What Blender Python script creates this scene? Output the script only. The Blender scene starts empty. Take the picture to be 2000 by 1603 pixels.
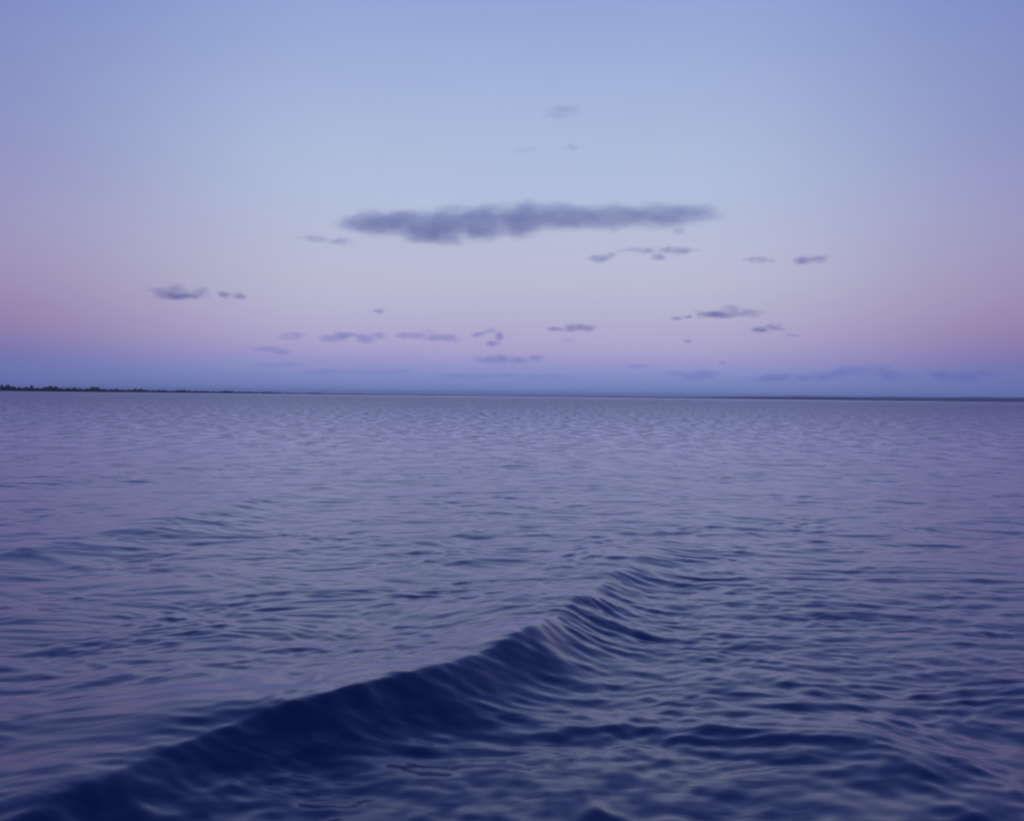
import bpy, bmesh, math, random
import numpy as np
from mathutils import Vector, Matrix

random.seed(7)
rng = np.random.default_rng(11)
sc = bpy.context.scene
col = sc.collection

# ------------------------------------------------------------------ camera
F = 2139.0                      # focal length in pixels of a 2000 px wide picture
CAM_H = 2.3                     # eye height of somebody standing in a small boat
cam_d = bpy.data.cameras.new('camera')
cam = bpy.data.objects.new('camera', cam_d)
col.objects.link(cam)
cam_d.sensor_fit = 'HORIZONTAL'
cam_d.sensor_width = 36.0
cam_d.lens = 36.0 * F / 2000.0
cam_d.clip_start = 0.05
cam_d.clip_end = 400000.0
PITCH = -math.atan(28.0 / F)
ROLL = math.atan(0.0116)
cam_rot = (Matrix.Rotation(math.radians(90) + PITCH, 4, 'X') @ Matrix.Rotation(ROLL, 4, 'Z'))
cam.matrix_world = Matrix.Translation((0, 0, CAM_H)) @ cam_rot
cam_d.dof.use_dof = True
cam_d.dof.focus_distance = 60.0
cam_d.dof.aperture_fstop = 2.6
sc.camera = cam

# ------------------------------------------------------------------ sky
def lin(c):
    return [((v / 255.0) / 12.92 if v / 255.0 <= 0.04045 else ((v / 255.0 + 0.055) / 1.055) ** 2.4) for v in c]

world = bpy.data.worlds.new('World')
sc.world = world
world.use_nodes = True
nt = world.node_tree
for n in list(nt.nodes):
    nt.nodes.remove(n)
def N(tree, t, **kw):
    n = tree.nodes.new(t)
    for k, v in kw.items():
        setattr(n, k, v)
    return n
def M(tree, op, a, b=None, c=None, clamp=False):
    n = N(tree, 'ShaderNodeMath', operation=op)
    n.use_clamp = clamp
    for i, v in enumerate((a, b, c)):
        if v is None:
            continue
        if isinstance(v, (int, float)):
            n.inputs[i].default_value = v
        else:
            tree.links.new(v, n.inputs[i])
    return n.outputs[0]

out = N(nt, 'ShaderNodeOutputWorld')
tc = N(nt, 'ShaderNodeTexCoord')
sep = N(nt, 'ShaderNodeSeparateXYZ')
nt.links.new(tc.outputs['Generated'], sep.inputs[0])
X, Y, Z = sep.outputs
zc = M(nt, 'MAXIMUM', Z, 0.0)
p = M(nt, 'SQRT', zc)
def ramp(stops):
    r = N(nt, 'ShaderNodeValToRGB')
    r.color_ramp.interpolation = 'B_SPLINE'
    els = r.color_ramp.elements
    while len(els) > 1:
        els.remove(els[-1])
    for i, (deg, c) in enumerate(stops):
        pos = math.sqrt(math.sin(math.radians(deg)))
        e = els[0] if i == 0 else els.new(pos)
        e.position = pos
        e.color = (*lin(c), 1)
    nt.links.new(p, r.inputs[0])
    return r.outputs[0]
# twilight opposite the sun: blue earth shadow, pink belt, pale vault, deepening blue
mid = ramp([(0, (116, 136, 192)), (0.9, (131, 148, 202)), (1.7, (155, 154, 206)), (2.6, (177, 167, 207)), (3.9, (182, 177, 209)),
            (5.7, (189, 189, 213)), (8.0, (185, 191, 217)), (10.5, (178, 192, 221)), (13.5, (171, 187, 220)),
            (17.5, (157, 174, 217)), (23, (136, 154, 214)), (34, (100, 126, 200)), (55, (68, 94, 178)), (90, (50, 76, 158))])
side = ramp([(0, (98, 114, 174)), (0.9, (107, 120, 178)), (1.7, (116, 114, 176)), (2.6, (136, 121, 170)), (3.9, (149, 132, 174)),
             (5.7, (158, 145, 184)), (8.0, (155, 149, 191)), (10.5, (147, 149, 195)), (13.5, (138, 146, 196)),
             (17.5, (125, 140, 194)), (23, (118, 132, 200)), (34, (94, 118, 192)), (55, (66, 92, 176)), (90, (50, 76, 158))])
hyp = M(nt, 'SQRT', M(nt, 'ADD', M(nt, 'MULTIPLY', X, X), M(nt, 'ADD', M(nt, 'MULTIPLY', Y, Y), 1e-6)))
cosaz = M(nt, 'DIVIDE', Y, hyp)
az = M(nt, 'ARCCOSINE', M(nt, 'MINIMUM', M(nt, 'MAXIMUM', cosaz, -1.0), 1.0))
mr = N(nt, 'ShaderNodeMapRange', interpolation_type='SMOOTHSTEP')
nt.links.new(az, mr.inputs[0])
mr.inputs[1].default_value = math.radians(8)
mr.inputs[2].default_value = math.radians(28.5)
mx = N(nt, 'ShaderNodeMix', data_type='RGBA')
nt.links.new(mr.outputs[0], mx.inputs[0])
nt.links.new(mid, mx.inputs[6])
nt.links.new(side, mx.inputs[7])
# faint uneven thin haze in the air
smp = N(nt, 'ShaderNodeMapping')
smp.inputs['Scale'].default_value = (3.0, 3.0, 11.0)
nt.links.new(tc.outputs['Generated'], smp.inputs[0])
sn = N(nt, 'ShaderNodeTexNoise')
sn.inputs['Scale'].default_value = 1.6
sn.inputs['Detail'].default_value = 5
nt.links.new(smp.outputs[0], sn.inputs['Vector'])
vm = N(nt, 'ShaderNodeVectorMath', operation='SCALE')
nt.links.new(mx.outputs[2], vm.inputs[0])
nt.links.new(M(nt, 'ADD', M(nt, 'MULTIPLY', sn.outputs[0], 0.07), 0.965), vm.inputs['Scale'])
bg = N(nt, 'ShaderNodeBackground')
nt.links.new(vm.outputs[0], bg.inputs[0])
bg.inputs[1].default_value = 1.0
# the sun itself has set behind the camera: physical sky with the sun at the horizon, faint
sky = N(nt, 'ShaderNodeTexSky', sky_type='NISHITA')
sky.sun_disc = False
sky.sun_elevation = math.radians(-3.0)
sky.sun_rotation = math.radians(180)
bg2 = N(nt, 'ShaderNodeBackground')
nt.links.new(sky.outputs[0], bg2.inputs[0])
bg2.inputs[1].default_value = 0.05
ad = N(nt, 'ShaderNodeAddShader')
nt.links.new(bg.outputs[0], ad.inputs[0])
nt.links.new(bg2.outputs[0], ad.inputs[1])
nt.links.new(ad.outputs[0], out.inputs['Surface'])

# ------------------------------------------------------------------ exposure and renderer
sc.render.engine = 'CYCLES'
sc.view_settings.view_transform = 'Standard'
sc.view_settings.look = 'None'
sc.view_settings.exposure = 0.0
sc.view_settings.gamma = 1.0
sc.view_settings.use_curve_mapping = False
sc.cycles.pixel_filter_type = 'BLACKMAN_HARRIS'
sc.cycles.filter_width = 2.2
sc.cycles.max_bounces = 8
sc.cycles.glossy_bounces = 3
sc.cycles.diffuse_bounces = 2
sc.cycles.volume_bounces = 8
sc.cycles.use_denoising = True

# ------------------------------------------------------------------ helpers
R3 = cam_rot.to_3x3()
def ray(px, py):
    return (R3 @ Vector(((px - 1000.0) / F, -(py - 801.5) / F, -1.0))).normalized()
def on_plane(px, py, z=0.0):
    d = ray(px, py)
    k = (z - CAM_H) / d.z
    return k * d.x, k * d.y
def material(name):
    m = bpy.data.materials.new(name)
    m.use_nodes = True
    for n in list(m.node_tree.nodes):
        m.node_tree.nodes.remove(n)
    return m, m.node_tree
def tag(o, label=None, cat=None, group=None, kind=None):
    if label: o['label'] = label
    if cat: o['category'] = cat
    if group: o['group'] = group
    if kind: o['kind'] = kind
    return o
def mesh_obj(name, verts, faces, mat, smooth=False):
    me = bpy.data.meshes.new(name)
    me.from_pydata(verts, [], faces)
    me.update()
    if smooth:
        me.polygons.foreach_set('use_smooth', [True] * len(me.polygons))
    me.materials.append(mat)
    o = bpy.data.objects.new(name, me)
    col.objects.link(o)
    return o

# ------------------------------------------------------------------ water
SEA_R = 25000.0
def water_material():
    m, t = material('sea_water')
    o = N(t, 'ShaderNodeOutputMaterial')
    body = N(t, 'ShaderNodeBsdfDiffuse')
    body.inputs['Color'].default_value = (0.012, 0.020, 0.070, 1)
    b = N(t, 'ShaderNodeBsdfGlossy')
    b.inputs['Color'].default_value = (0.85, 0.87, 1.0, 1)
    fr = N(t, 'ShaderNodeFresnel')
    fr.inputs['IOR'].default_value = 1.46
    mxs = N(t, 'ShaderNodeMixShader')
    t.links.new(fr.outputs[0], mxs.inputs[0])
    t.links.new(body.outputs[0], mxs.inputs[1])
    t.links.new(b.outputs[0], mxs.inputs[2])
    t.links.new(mxs.outputs[0], o.inputs['Surface'])
    g = N(t, 'ShaderNodeNewGeometry')
    ln = N(t, 'ShaderNodeVectorMath', operation='LENGTH')
    t.links.new(g.outputs['Position'], ln.inputs[0])
    # waves too small to model far out become a rougher surface, with wind patches
    r = N(t, 'ShaderNodeMapRange', interpolation_type='SMOOTHSTEP')
    t.links.new(M(t, 'LOGARITHM', ln.outputs['Value'], 10.0), r.inputs[0])
    r.inputs[1].default_value = 1.0; r.inputs[2].default_value = 2.7
    r.inputs[3].default_value = 0.13; r.inputs[4].default_value = 0.20
    wn = N(t, 'ShaderNodeTexNoise')
    mp = N(t, 'ShaderNodeMapping')
    mp.inputs['Scale'].default_value = (0.02, 0.008, 0.02)
    t.links.new(g.outputs['Position'], mp.inputs[0])
    t.links.new(mp.outputs[0], wn.inputs['Vector'])
    wn.inputs['Scale'].default_value = 1.0
    wn.inputs['Detail'].default_value = 4
    rr = M(t, 'ADD', r.outputs[0], M(t, 'MULTIPLY', M(t, 'SUBTRACT', wn.outputs[0], 0.5), 0.12))
    t.links.new(M(t, 'MAXIMUM', rr, 0.05), b.inputs['Roughness'])
    # fine ripples
    mp2 = N(t, 'ShaderNodeMapping')
    mp2.inputs['Scale'].default_value = (0.55, 1.0, 1.0)
    t.links.new(g.outputs['Position'], mp2.inputs[0])
    n1 = N(t, 'ShaderNodeTexNoise')
    t.links.new(mp2.outputs[0], n1.inputs['Vector'])
    n1.inputs['Scale'].default_value = 2.6
    n1.inputs['Detail'].default_value = 3.0
    n1.inputs['Distortion'].default_value = 0.4
    bp = N(t, 'ShaderNodeBump')
    bp.inputs['Strength'].default_value = 1.0
    bp.inputs['Distance'].default_value = 0.018
    far = N(t, 'ShaderNodeMapRange', interpolation_type='SMOOTHSTEP')
    t.links.new(M(t, 'LOGARITHM', ln.outputs['Value'], 10.0), far.inputs[0])
    far.inputs[1].default_value = 1.2; far.inputs[2].default_value = 3.3
    far.inputs[3].default_value = 0.014; far.inputs[4].default_value = 0.38
    # choppier and calmer patches, drawn out along the wind
    mp3 = N(t, 'ShaderNodeMapping')
    mp3.inputs['Scale'].default_value = (1.0, 0.36, 1.0)
    t.links.new(g.outputs['Position'], mp3.inputs[0])
    n3 = N(t, 'ShaderNodeTexNoise')
    n3.inputs['Scale'].default_value = 1.1
    n3.inputs['Detail'].default_value = 5.0
    n3.inputs['Roughness'].default_value = 0.62
    t.links.new(mp3.outputs[0], n3.inputs['Vector'])
    pt = N(t, 'ShaderNodeMapRange', interpolation_type='SMOOTHSTEP')
    t.links.new(n3.outputs[0], pt.inputs[0])
    pt.inputs[1].default_value = 0.36; pt.inputs[2].default_value = 0.72
    pt.inputs[3].default_value = 0.30; pt.inputs[4].default_value = 2.6
    t.links.new(M(t, 'MULTIPLY', far.outputs[0], pt.outputs[0]), bp.inputs['Distance'])
    t.links.new(n1.outputs[0], bp.inputs['Height'])
    for q in (b, body, fr):
        t.links.new(bp.outputs[0], q.inputs['Normal'])
    return m

# radial rows, fine near the boat, and columns, fine in the seaward sector
rows = [1.2]
while rows[-1] < SEA_R:
    r_ = rows[-1]
    if r_ < 4: d_ = 0.07
    elif r_ < 12: d_ = 0.034
    elif r_ < 40: d_ = 0.0036 * r_
    elif r_ < 160: d_ = 0.0056 * r_
    else: d_ = 0.035 * r_
    rows.append(r_ + d_)
rows[-1] = SEA_R
rows = np.array(rows)
half = math.radians(40)
front = np.linspace(-half, half, 760)
back = np.linspace(half, 2 * math.pi - half, 72)[1:-1]
ang = np.concatenate([front, back])                  # measured from +Y towards +X
dang = np.concatenate([np.full(760, front[1] - front[0]), np.full(len(back), back[1] - back[0])])
nr, nc = len(rows), len(ang)
Rg = rows[:, None]
PX = Rg * np.sin(ang)[None, :]
PY = Rg * np.cos(ang)[None, :]
SP = np.maximum(np.gradient(rows)[:, None], Rg * dang[None, :])
PZ = np.zeros_like(PX)
DX = np.zeros_like(PX)
DY = np.zeros_like(PX)

def sstep(a, b, x):
    t = np.clip((x - a) / (b - a), 0, 1)
    return t * t * (3 - 2 * t)

# slow random fields made of a few long sines, to break regularity
def field(x, y, scale, seed, n=7):
    g = np.random.default_rng(seed)
    v = np.zeros_like(x)
    for i in range(n):
        a = g.uniform(0, 2 * math.pi); l = scale * g.uniform(0.6, 1.8)
        v += np.sin((x * math.cos(a) + y * math.sin(a)) * 2 * math.pi / l + g.uniform(0, 6.3))
    return v / math.sqrt(n / 2)

near = int(np.searchsorted(rows, 700.0))
gust = 1.0 + 0.28 * field(PX[:near], PY[:near], 9.0, 5) * (0.6 + 0.4 * field(PX[:near], PY[:near], 40.0, 6, 5) ** 2 * 0.4)
gust = np.clip(gust, 0.25, 1.9)
WX = PX[:near] + 0.16 * field(PX[:near], PY[:near], 2.4, 21)
WY = PY[:near] + 0.16 * field(PX[:near], PY[:near], 2.4, 22)
NW = 170
lams = np.exp(rng.uniform(math.log(0.13), math.log(3.6), NW))
for lam in lams:
    a = math.radians(rng.normal(-6, 50))
    kx, ky = math.sin(a), -math.cos(a)
    k = 2 * math.pi / lam
    slope = 0.0100 * (1.15 if lam < 0.45 else 0.95 if lam < 0.9 else 0.62 if lam < 1.8 else 0.4)
    amp = slope / k
    last = min(near, int(np.searchsorted(rows, 4.2)) + int(np.searchsorted(np.gradient(rows)[int(np.searchsorted(rows, 4.2)):], lam / 2.2)))
    if last < 5: continue
    x, y = WX[:last], WY[:last]
    w = sstep(2.0, 4.5, lam / SP[:last]) * (gust[:last] if lam < 1.6 else 1.0)
    ph = k * (kx * x + ky * y) + rng.uniform(0, 6.283)
    s_, c_ = np.sin(ph), np.cos(ph)
    PZ[:last] += amp * w * s_
    DX[:last] += 0.8 * amp * w * kx * c_
    DY[:last] += 0.8 * amp * w * ky * c_

# wake of the boat
H0 = CAM_H
def ridge(pts, y0, y1):
    """pts: (px, py, crest height) -> crest x as a function of y, and amplitude"""
    w = [(*on_plane(a, b, h), h) for a, b, h in pts]
    w.sort(key=lambda q: q[1])
    yy = np.array([q[1] for q in w]); xx = np.array([q[0] for q in w]); hh = np.array([q[2] for q in w])
    g = np.linspace(y0, y1, 600)
    # linear extension beyond the ends
    xs = np.interp(g, yy, xx)
    sl0 = (xx[1] - xx[0]) / (yy[1] - yy[0]); sl1 = (xx[-1] - xx[-2]) / (yy[-1] - yy[-2])
    xs = np.where(g < yy[0], xx[0] + (g - yy[0]) * sl0, xs)
    xs = np.where(g > yy[-1], xx[-1] + (g - yy[-1]) * sl1, xs)
    hs = np.interp(g, yy, hh)
    ker = np.hanning(41); ker /= ker.sum()
    pad = np.pad(xs, 20, mode='reflect', reflect_type='odd'); xs = np.convolve(pad, ker, 'valid')
    pad = np.pad(hs, 20, mode='edge'); hs = np.convolve(pad, ker, 'valid')
    sl = np.gradient(xs, g)
    return g, xs, hs, 1 / np.sqrt(1 + sl ** 2)
def apply_ridge(pts, y0, y1, fade0, fade1, wl, wr, trough, tpos, twid, gain=1.0):
    last = int(np.searchsorted(rows, y1 * 1.9))
    x, y = PX[:last], PY[:last]
    g, xs, hs, cs = ridge(pts, y0, y1)
    wob = 0.045 * field(x, y, 1.9, 31) + 0.02 * field(x, y, 0.7, 32)
    s = (x - np.interp(y, g, xs)) * np.interp(y, g, cs) + wob * min(1.0, wr)
    A = gain * np.interp(y, g, hs) * sstep(y0, fade0, y) * (1 - sstep(fade1, y1, y))
    A = A * (1 + 0.05 * field(x, y, 1.5, 33))
    hL = 1 / (1 + np.abs(s / wl) ** 1.6)
    hR = np.exp(-np.abs(s / wr) ** 1.4)
    z = A * np.where(s < 0, hL, hR) - trough * A * np.exp(-((s - tpos) / twid) ** 2)
    PZ[:last] += z
    return last, s, A, x, y
CREST = [(60, 1570, 0.24), (230, 1480, 0.30), (420, 1375, 0.36), (600, 1325, 0.42), (760, 1288, 0.44), (900, 1250, 0.43), (1000, 1222, 0.40),
         (1100, 1170, 0.34), (1180, 1118, 0.27), (1240, 1085, 0.17), (1310, 1055, 0.08)]
last, s, A, x, y = apply_ridge(CREST, 2.0, 21.0, 3.5, 15.0, 1.3, 0.36, 0.08, 0.9, 0.5, 0.72)
# streaks combed down the near face of the wake and away over its trough
face = sstep(-0.15, 0.25, s) * (1 - sstep(3.0, 7.0, s)) * sstep(3.0, 5.0, y) * (1 - sstep(14.0, 20.0, y))
yy = y + 0.95 * (1 - np.exp(-np.clip(s, 0, None) / 0.85)) + 0.10 * field(x, y, 2.2, 41)
mod = np.clip(0.9 + 0.55 * field(x, y, 1.8, 42), 0, 2.2)
for i in range(14):
    l = 0.16 * 1.15 ** i
    w = sstep(2.0, 4.0, l / SP[:last])
    PZ[:last] += 0.016 * l / 6.283 * 1.5 * w * face * mod * np.sin(yy * 6.283 / l + rng.uniform(0, 6.3) + 0.8 * field(x, y, 3.0, 50 + i, 4))
# small crossing chop riding on the near face
chop = sstep(-0.1, 0.2, s) * (1 - sstep(2.0, 5.0, s)) * sstep(3.0, 4.5, y) * (1 - sstep(12.0, 16.0, y))
for i in range(26):
    l = math.exp(rng.uniform(math.log(0.14), math.log(0.6)))
    a = rng.uniform(-1.2, 1.9)
    w = sstep(2.0, 4.0, l / SP[:last])
    wx, wy = x + 0.10 * field(x, y, 1.3, 70 + i, 3), y + 0.10 * field(x, y, 1.3, 110 + i, 3)
    PZ[:last] += 0.016 * l / 6.283 * w * chop * np.sin((wx * math.sin(a) + wy * math.cos(a)) * 6.283 / l + rng.uniform(0, 6.3))
# an older, lower wake crest out to the left, and a swell lifting at the right under the boat
apply_ridge([(-60, 1085, 0.12), (115, 1050, 0.14), (300, 1012, 0.16), (430, 985, 0.17), (560, 955, 0.10), (720, 935, 0.05)], 10, 44, 13, 26, 1.2, 0.75, 0.25, 1.6, 0.9, 0.7)
apply_ridge([(1960, 1540, 0.14), (1880, 1478, 0.16), (1700, 1418, 0.13), (1560, 1375, 0.08), (1440, 1340, 0.04)], 4.0, 10.5, 5.0, 7.6, 0.5, 0.7, 0.15, 1.2, 0.6, 0.4)

VX = (PX + DX).ravel(); VY = (PY + DY).ravel(); VZ = PZ.ravel()
verts = np.empty((nr * nc + 1, 3), dtype=np.float64)
verts[:-1, 0], verts[:-1, 1], verts[:-1, 2] = VX, VY, VZ
verts[-1] = (0, 0, float(PZ[0].mean()))
ii, jj = np.meshgrid(np.arange(nr - 1), np.arange(nc), indexing='ij')
j2 = (jj + 1) % nc
quads = np.stack([ii * nc + jj, ii * nc + j2, (ii + 1) * nc + j2, (ii + 1) * nc + jj], -1).reshape(-1, 4)
tri = np.stack([np.full(nc, nr * nc), np.arange(nc), (np.arange(nc) + 1) % nc], -1)
me = bpy.data.meshes.new('sea')
me.vertices.add(len(verts))
me.vertices.foreach_set('co', verts.astype(np.float32).ravel())
nq, ntr = len(quads), len(tri)
me.loops.add(nq * 4 + ntr * 3)
me.loops.foreach_set('vertex_index', np.concatenate([quads.ravel(), tri.ravel()]).astype(np.int32))
me.polygons.add(nq + ntr)
me.polygons.foreach_set('loop_start', np.concatenate([np.arange(nq) * 4, nq * 4 + np.arange(ntr) * 3]).astype(np.int32))
me.polygons.foreach_set('use_smooth', np.ones(nq + ntr, dtype=bool))
me.update(calc_edges=True)
me.validate()
if me.polygons[1000].normal.z < 0:
    me.flip_normals()
me.materials.append(water_material())
sea = bpy.data.objects.new('sea', me)
col.objects.link(sea)
tag(sea, 'dark violet open water with small waves and a boat wake', 'sea', kind='structure')

# ------------------------------------------------------------------ far shores
def plain(name, c, rough=0.95, var=0.4, scale=0.02):
    m, t = material(name)
    o = N(t, 'ShaderNodeOutputMaterial')
    b = N(t, 'ShaderNodeBsdfPrincipled')
    t.links.new(b.outputs[0], o.inputs['Surface'])
    g = N(t, 'ShaderNodeNewGeometry')
    n = N(t, 'ShaderNodeTexNoise')
    n.inputs['Scale'].default_value = scale
    n.inputs['Detail'].default_value = 5
    t.links.new(g.outputs['Position'], n.inputs['Vector'])
    r = N(t, 'ShaderNodeValToRGB')
    r.color_ramp.elements[0].position = 0.3; r.color_ramp.elements[1].position = 0.7
    r.color_ramp.elements[0].color = (*[v * (1 - var) for v in c], 1)
    r.color_ramp.elements[1].color = (*[v * (1 + var) for v in c], 1)
    t.links.new(n.outputs[0], r.inputs[0])
    t.links.new(r.outputs[0], b.inputs['Base Color'])
    b.inputs['Roughness'].default_value = rough
    return m
mat_land = plain('dark_land', (0.035, 0.030, 0.028))
mat_wood = plain('dark_foliage', (0.030, 0.036, 0.022), scale=0.05)

def shore(name, pts, label, cat, nseg=220, seed=1, rough_h=0.15, depth=600.0, kind='structure'):
    """pts: (px, distance, height m). A long low ridge of land with a rounded cross-section"""
    px = np.array([q[0] for q in pts], float); ds = np.array([q[1] for q in pts]); hs = np.array([q[2] for q in pts])
    u = np.linspace(px[0], px[-1], nseg)
    d = np.interp(u, px, ds); h = np.interp(u, px, hs)
    g = np.random.default_rng(seed)
    bump_ = np.zeros(nseg)
    for l in (160, 90, 47, 23, 11):
        bump_ += np.sin(u / l * 6.283 + g.uniform(0, 6.3)) * (l / 160) ** 0.6
    h = np.maximum(h * (1 + rough_h * bump_ / 1.6), 0.3)
    taper = sstep(0, 0.06, np.linspace(0, 1, nseg)) * sstep(0, 0.06, np.linspace(1, 0, nseg))
    h = h * np.maximum(taper, 0.02)
    prof = [(0.0, -0.5), (0.04, 0.25), (0.16, 0.62), (0.4, 1.0), (0.7, 0.8), (1.0, -0.5)]
    v, f = [], []
    for i in range(nseg):
        r_ = ray(u[i], 774 + 0.0116 * (u[i] - 1000))
        az_ = math.atan2(r_.x, r_.y)
        for (q, k) in prof:
            dd = d[i] + q * depth
            v.append((math.sin(az_) * dd, math.cos(az_) * dd, h[i] * k if k > 0 else -0.8))
    npf = len(prof)
    for i in range(nseg - 1):
        for j in range(npf - 1):
            a = i * npf + j
            f.append((a, a + 1, a + npf + 1, a + npf))
    o = mesh_obj(name, v, f, mat_land, smooth=True)
    return tag(o, label, cat, kind=kind)

LEFT = [(-260, 2700, 4.0), (117, 3200, 4.0), (400, 4600, 3.5), (620, 6400, 3.5), (760, 8200, 3.0), (860, 9300, 2.0)]
shore('shore', LEFT, 'low dark spit of land carrying the line of woods', 'shore', seed=3, depth=260)
shore('far_coast', [(640, 14500, 10), (900, 14500, 11), (1200, 14000, 13), (1480, 13000, 16), (1700, 12600, 12)],
      'thin pale line of low coast along the middle of the horizon', 'coast', seed=5, depth=900)
shore('hill', [(1130, 12300, 3), (1330, 12000, 14), (1480, 11600, 28), (1560, 11500, 33), (1700, 11200, 34), (1888, 10600, 40), (2040, 10200, 44), (2300, 9800, 46)],
      'long low bluish hill rising above the water on the horizon', 'hill', seed=8, rough_h=0.06, depth=1500)

# the wood on the left-hand shore: one mass of small conifers and round crowns
wv, wf = [], []
lp = np.array(LEFT)
for i in range(5200):
    u = rng.uniform(-250, 850)
    if rng.random() > np.interp(u, [117, 400, 620, 850], [1, 0.95, 0.8, 0.5]): continue
    q = rng.uniform(0.03, 0.7)
    d = np.interp(u, lp[:, 0], lp[:, 1]) + q * 260
    r_ = ray(u, 774 + 0.0116 * (u - 1000)); az_ = math.atan2(r_.x, r_.y)
    cx, cy = math.sin(az_) * d, math.cos(az_) * d
    clump = 0.75 + 0.25 * math.sin(u * 0.11) * math.sin(u * 0.037 + 1) + 0.12 * math.sin(u * 0.53)
    hT = np.interp(u, [117, 400, 620, 850], [15.0, 12.0, 9.5, 6.0]) * clump * rng.uniform(0.6, 1.0)
    if rng.random() < 0.035: hT *= 1.3
    wT = hT * rng.uniform(0.16, 0.3)
    base = 1.0
    b0 = len(wv)
    conifer = rng.random() < 0.6
    prof = [(0.12, 1.0), (0.45, 0.72), (0.75, 0.36)] if conifer else [(0.15, 0.7), (0.5, 1.25), (0.82, 0.8)]
    wv.append((cx, cy, base - 2.0))
    k = 6
    for (hz, wd) in prof:
        for j in range(k):
            a = 6.283 * j / k + rng.uniform(-0.3, 0.3)
            ww = wT * wd * rng.uniform(0.75, 1.25)
            wv.append((cx + math.cos(a) * ww, cy + math.sin(a) * ww, base + hT * (hz + rng.uniform(-0.05, 0.05))))
    wv.append((cx, cy, base + hT))
    top = len(wv) - 1
    for j in range(k):
        j2_ = (j + 1) % k
        wf.append((b0, b0 + 1 + j2_, b0 + 1 + j))
        for l in range(2):
            a = b0 + 1 + l * k
            wf.append((a + j, a + j2_, a + k + j2_, a + k + j))
        wf.append((b0 + 1 + 2 * k + j, b0 + 1 + 2 * k + j2_, top))
wood = mesh_obj('woods', wv, wf, mat_wood)
tag(wood, 'dark jagged line of far woods on the low shore', 'woods', kind='stuff')

# ------------------------------------------------------------------ clouds
def cloud_material(name, blobs, dens, soft, nscale, seed, erode):
    m, t = material(name)
    o = N(t, 'ShaderNodeOutputMaterial')
    v = N(t, 'ShaderNodeVolumePrincipled')
    v.inputs['Color'].default_value = (0.66, 0.66, 1.0, 1)
    v.inputs['Anisotropy'].default_value = 0.0
    t.links.new(v.outputs[0], o.inputs['Volume'])
    tcn = N(t, 'ShaderNodeTexCoord')
    P = tcn.outputs['Object']
    tot = None
    for (bx, by, bz, rx, ry, rz) in blobs:
        mp = N(t, 'ShaderNodeVectorMath', operation='MULTIPLY_ADD')
        t.links.new(P, mp.inputs[0])
        mp.inputs[1].default_value = (1 / rx, 1 / ry, 1 / rz)
        mp.inputs[2].default_value = (-bx / rx, -by / ry, -bz / rz)
        ln = N(t, 'ShaderNodeVectorMath', operation='LENGTH')
        t.links.new(mp.outputs[0], ln.inputs[0])
        f_ = M(t, 'SUBTRACT', 1.0, ln.outputs['Value'])
        tot = f_ if tot is None else M(t, 'SMOOTH_MAX', tot, f_, 0.25)
    nz = N(t, 'ShaderNodeTexNoise')
    mp = N(t, 'ShaderNodeMapping')
    mp.inputs['Location'].default_value = (seed * 3.7, seed * 1.3, seed * 2.1)
    mp.inputs['Scale'].default_value = (nscale * 0.5, nscale * 0.5, nscale)
    t.links.new(P, mp.inputs[0])
    t.links.new(mp.outputs[0], nz.inputs['Vector'])
    nz.inputs['Scale'].default_value = 1.0
    nz.inputs['Detail'].default_value = 4.0
    nz.inputs['Roughness'].default_value = 0.6
    e = M(t, 'ADD', M(t, 'SUBTRACT', tot, 0.2), M(t, 'MULTIPLY', M(t, 'SUBTRACT', nz.outputs[0], 0.5), erode))
    # fuller, flatter base and a thin ragged top
    sz = N(t, 'ShaderNodeSeparateXYZ')
    t.links.new(P, sz.inputs[0])
    e = M(t, 'ADD', e, M(t, 'MULTIPLY', sz.outputs[2], -0.12 * nscale))
    r = N(t, 'ShaderNodeMapRange', interpolation_type='SMOOTHSTEP')
    t.links.new(e, r.inputs[0])
    r.inputs[1].default_value = 0.0; r.inputs[2].default_value = soft
    r.inputs[3].default_value = 0.0; r.inputs[4].default_value = dens
    r2 = N(t, 'ShaderNodeMapRange', interpolation_type='SMOOTHSTEP')
    t.links.new(tot, r2.inputs[0])
    r2.inputs[1].default_value = 0.0; r2.inputs[2].default_value = 0.15
    t.links.new(M(t, 'MULTIPLY', r.outputs[0], r2.outputs[0]), v.inputs['Density'])
    return m

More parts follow.
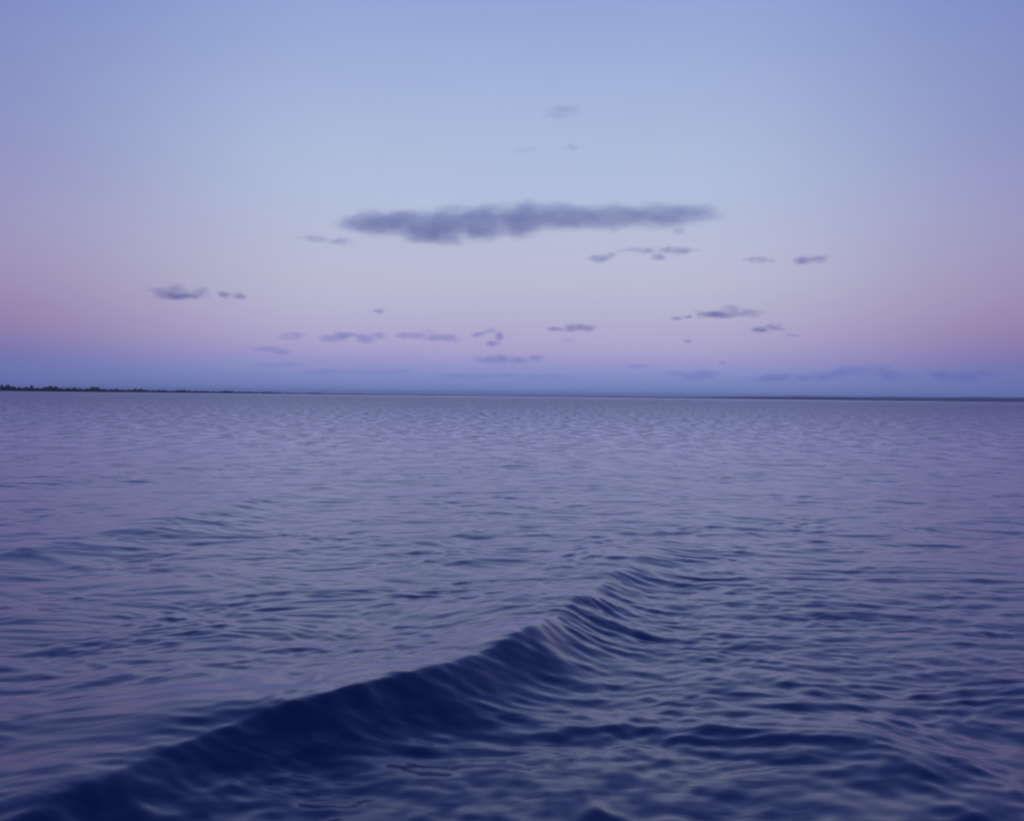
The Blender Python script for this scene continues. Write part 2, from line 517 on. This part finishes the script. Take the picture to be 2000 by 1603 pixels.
CLOUD_BASE = 1450.0
ico = bmesh.new()
bmesh.ops.create_icosphere(ico, subdivisions=3, radius=1.0)
IV = np.array([v.co[:] for v in ico.verts]); IF = [[v.index for v in f.verts] for f in ico.faces]
ico.free()
ncloud = 0
def cloud(label, px_blobs, tau, depth=0.9, soft=0.7, erode=2.0, grain=1.0):
    """px_blobs: (px, py, half width, half height) as the cloud stands in the sky; tau: optical depth through its middle"""
    global ncloud
    ncloud += 1
    bx = np.array(px_blobs, float)
    x0 = (bx[:, 0] - bx[:, 2]).min(); x1 = (bx[:, 0] + bx[:, 2]).max()
    ybot = (bx[:, 1] + bx[:, 3]).max(); ytop = (bx[:, 1] - bx[:, 3]).min()
    cxp, cyp = (x0 + x1) / 2, (ybot + ytop) / 2
    d = ray(cxp, cyp)
    el = math.asin(d.z)
    dist = min((CLOUD_BASE - CAM_H) / math.tan(max(el, 0.004)), 62000.0)
    az_ = math.atan2(d.x, d.y)
    k = dist / F                                          # metres per pixel at that range
    loc = Vector((math.sin(az_) * dist, math.cos(az_) * dist, CAM_H + dist * math.tan(el)))
    blobs = []
    hmax = bx[:, 3].max() * k
    for (a, b, w, h) in bx:
        dy = (rng.uniform(-0.25, 0.25)) * w * k * 0.5
        blobs.append(((a - cxp) * k, dy, -(b - cyp - 0.0116 * (a - cxp)) * k, w * 1.12 * k, max(w * depth, h * 1.5) * k, h * 1.25 * k))
    v, f = [], []
    for (ax, ay, az2, rx, ry, rz) in blobs:
        o0 = len(v)
        v.extend((IV * np.array([rx, ry, rz]) + np.array([ax, ay, az2])).tolist())
        f.extend([[q + o0 for q in fc] for fc in IF])
    ry_mid = max(b[4] for b in blobs)
    mat = cloud_material('cloud_vapour_%02d' % ncloud, blobs, 0.66 * tau / (1.3 * ry_mid), soft, 1.0 * grain / max(hmax, 1.0) * 0.9, ncloud, erode)
    me = bpy.data.meshes.new('cloud')
    me.from_pydata(v, [], f)
    me.update()
    o = bpy.data.objects.new('cloud', me)
    col.objects.link(o)
    if len(blobs) > 1:
        mod = o.modifiers.new('weld', 'REMESH')
        mod.mode = 'VOXEL'
        mod.voxel_size = max(min(b[5] for b in blobs) * 0.32, 2 * max(abs(b[0]) + b[3] for b in blobs) / 220)
        dg = bpy.context.evaluated_depsgraph_get()
        me2 = bpy.data.meshes.new_from_object(o.evaluated_get(dg))
        o.modifiers.clear()
        o.data = me2
        bpy.data.meshes.remove(me)
        me2.name = 'cloud'
    o.data.materials.clear()
    o.data.materials.append(mat)
    mat.cycles.volume_step_rate = 0.12 if len(blobs) > 10 else 0.35
    o.location = loc
    o.rotation_euler = (0, 0, -az_)
    tag(o, label, 'cloud', 'small evening clouds')
    return o

# the long bank: top and bottom edges sampled along its length
TOP = [(650, 437), (690, 423), (735, 416), (800, 415), (860, 411), (910, 405), (960, 399), (1040, 395), (1100, 398), (1150, 400), (1240, 401), (1300, 396), (1350, 404), (1400, 412), (1420, 418)]
BOT = [(650, 440), (700, 455), (740, 461), (775, 455), (830, 471), (880, 475), (960, 465), (1010, 461), (1100, 448), (1180, 449), (1280, 448), (1330, 446), (1385, 430), (1420, 420)]
main = []
for u in np.linspace(706, 1362, 17):
    a = np.interp(u, *zip(*TOP)); b = np.interp(u, *zip(*BOT))
    main.append((u, (a + b) / 2 - 4, 78 if 740 < u < 1330 else 66, max((b - a) / 2 * 1.12, 6)))
main.append((1326, 452, 20, 9))
cloud('long thick mauve cloud bank, by far the largest cloud in the sky', main, 1.95, depth=1.8, soft=0.5, erode=1.25, grain=1.5)
def strip(x0, x1, y, h, n=3, jig=0.35, yslope=0.0):
    r_ = []
    L = (x1 - x0)
    for i in range(n):
        w_ = L / n * rng.uniform(0.85, 1.15)
        u = min(max(x0 + L * (i + 0.5) / n, x0 + w_ * 0.9), x1 - w_ * 0.9)
        r_.append((u, y + rng.uniform(-jig, jig) * h + yslope * (u - (x0 + x1) / 2), w_, h * rng.uniform(0.8, 1.2)))
    return r_
cloud('tiny wisp off the pointed end of the largest cloud bank', strip(582, 645, 465, 8, 2), 0.7)
cloud('thin short wisp tucked under the pointed end of the largest cloud bank', strip(634, 694, 470, 7, 2), 0.8)
cloud('faint veil of cloud high above the largest cloud bank', [(1100, 215, 48, 13), (1085, 226, 30, 8)], 0.55)
cloud('barely visible small puff between the high veil and the largest bank', [(1116, 287, 20, 8)], 0.45)
cloud('faint thin streak between the high veil and the largest bank', strip(985, 1065, 293, 6, 2), 0.25)
cloud('small ragged puff under the largest cloud bank beside a streak', [(1170, 503, 30, 13), (1192, 497, 20, 9)], 1.1)
cloud('ragged streak of cloud just under the blunt end of the largest bank', strip(1200, 1375, 488, 9, 4, 0.2) + [(1290, 501, 32, 8)], 1.2)
cloud('thin flat wisp beside a darker puff, level under the largest bank', strip(1444, 1524, 507, 7, 2), 0.9)
cloud('small dark puff beside a thin wisp, away from the largest bank', [(1566, 508, 28, 12), (1596, 504, 32, 11)], 1.5)
cloud('lumpy grey cloud standing alone above the wooded shore with one small neighbour', [(312, 572, 36, 14), (344, 567, 34, 16), (385, 568, 28, 15), (355, 577, 55, 10)], 1.9)
cloud('small neighbour of the lumpy grey cloud above the wooded shore', [(440, 575, 22, 8), (466, 577, 22, 8)], 1.2)
cloud('tiny lone puff above the row of pale clouds', [(741, 607, 18, 8)], 1.0)
cloud('first and shortest cloud of the pale row over the water', strip(540, 608, 656, 10, 2), 1.0)
cloud('long flat cloud in the pale row, next to the shortest one', strip(618, 765, 657, 11, 4), 1.1)
cloud('long lumpy cloud in the pale row, next to the curled one', strip(760, 908, 656, 11, 4) + [(836, 648, 22, 8)], 1.0)
cloud('curled hook-shaped cloud at the end of the pale row', [(935, 652, 24, 10), (958, 645, 20, 9), (975, 655, 13, 15), (960, 671, 22, 8)], 1.1)
cloud('flat faint wisp low under the pale row of clouds', strip(484, 582, 684, 8, 3), 0.9)
cloud('low flat blue cloud under the curled cloud', strip(920, 1076, 702, 11, 4), 1.2)
cloud('flat-bottomed small domed cloud, next one past the curled cloud', [(1085, 642, 26, 6), (1120, 638, 34, 12), (1148, 641, 26, 9)], 1.6)
cloud('tiny faint scrap below the domed flat-bottomed cloud', [(1109, 664, 16, 5)], 0.6)
cloud('dark domed cloud trailing a thin tail, higher of two', [(1370, 611, 24, 10), (1425, 606, 36, 14), (1464, 610, 32, 11), (1405, 613, 60, 8)], 1.9)
cloud('thin tail trailing off the dark domed cloud', [(1322, 622, 18, 5), (1343, 618, 18, 6)], 1.1)
cloud('small slanted cloud just below the dark domed cloud', [(1482, 643, 26, 8), (1514, 638, 26, 10)], 1.6)
cloud('tiny streak beside the small slanted cloud', [(1548, 654, 22, 4)], 0.7)
cloud('tiny speck of cloud midway between two domed clouds', [(1342, 665, 15, 6)], 0.8)
cloud('tiny speck of cloud low over the far coast', [(1411, 708, 12, 5)], 0.8)
cloud('broad hump-backed blue cloud lying low over the far hill', [(1640, 728, 50, 12), (1688, 722, 60, 17), (1735, 732, 55, 12)], 1.15)
cloud('flat low blue cloud beside the hump-backed one over the far hill', strip(1465, 1640, 736, 10, 4), 1.1)
cloud('low blue cloud at the far end of the long hill', strip(1800, 1960, 733, 12, 3), 1.1)
cloud('low faint streak over the middle of the far coast', strip(1290, 1420, 731, 10, 3), 0.9)
cloud('faint short streak above the middle of the far coast', strip(1215, 1275, 714, 6, 2), 0.7)
cloud('long dim streak sunk in the blue band above the shore', strip(575, 820, 725, 8, 5), 0.5)
cloud('short dim streak sunk in the blue band above the shore', strip(485, 600, 712, 6, 3), 0.6)
cloud('long dim streak sunk in the blue band below the low flat cloud', strip(840, 1130, 732, 9, 5), 0.45)

# ------------------------------------------------------------------ evening haze over the water
hz_m, t = material('evening_haze')
o_ = N(t, 'ShaderNodeOutputMaterial')
v_ = N(t, 'ShaderNodeVolumePrincipled')
v_.inputs['Color'].default_value = (0.97, 0.98, 1.0, 1)
v_.inputs['Density'].default_value = 5.0e-5
t.links.new(v_.outputs[0], o_.inputs['Volume'])
hb = 26000.0
hv = [(sx * hb, sy * hb, z) for z in (-1.8, 75.0) for (sx, sy) in ((-1, -1), (1, -1), (1, 1), (-1, 1))]
haze = mesh_obj('haze', hv, [(3, 2, 1, 0), (4, 5, 6, 7), (0, 1, 5, 4), (1, 2, 6, 5), (2, 3, 7, 6), (3, 0, 4, 7)], hz_m)
tag(haze, 'thin bluish evening haze over the water', 'haze', kind='stuff')
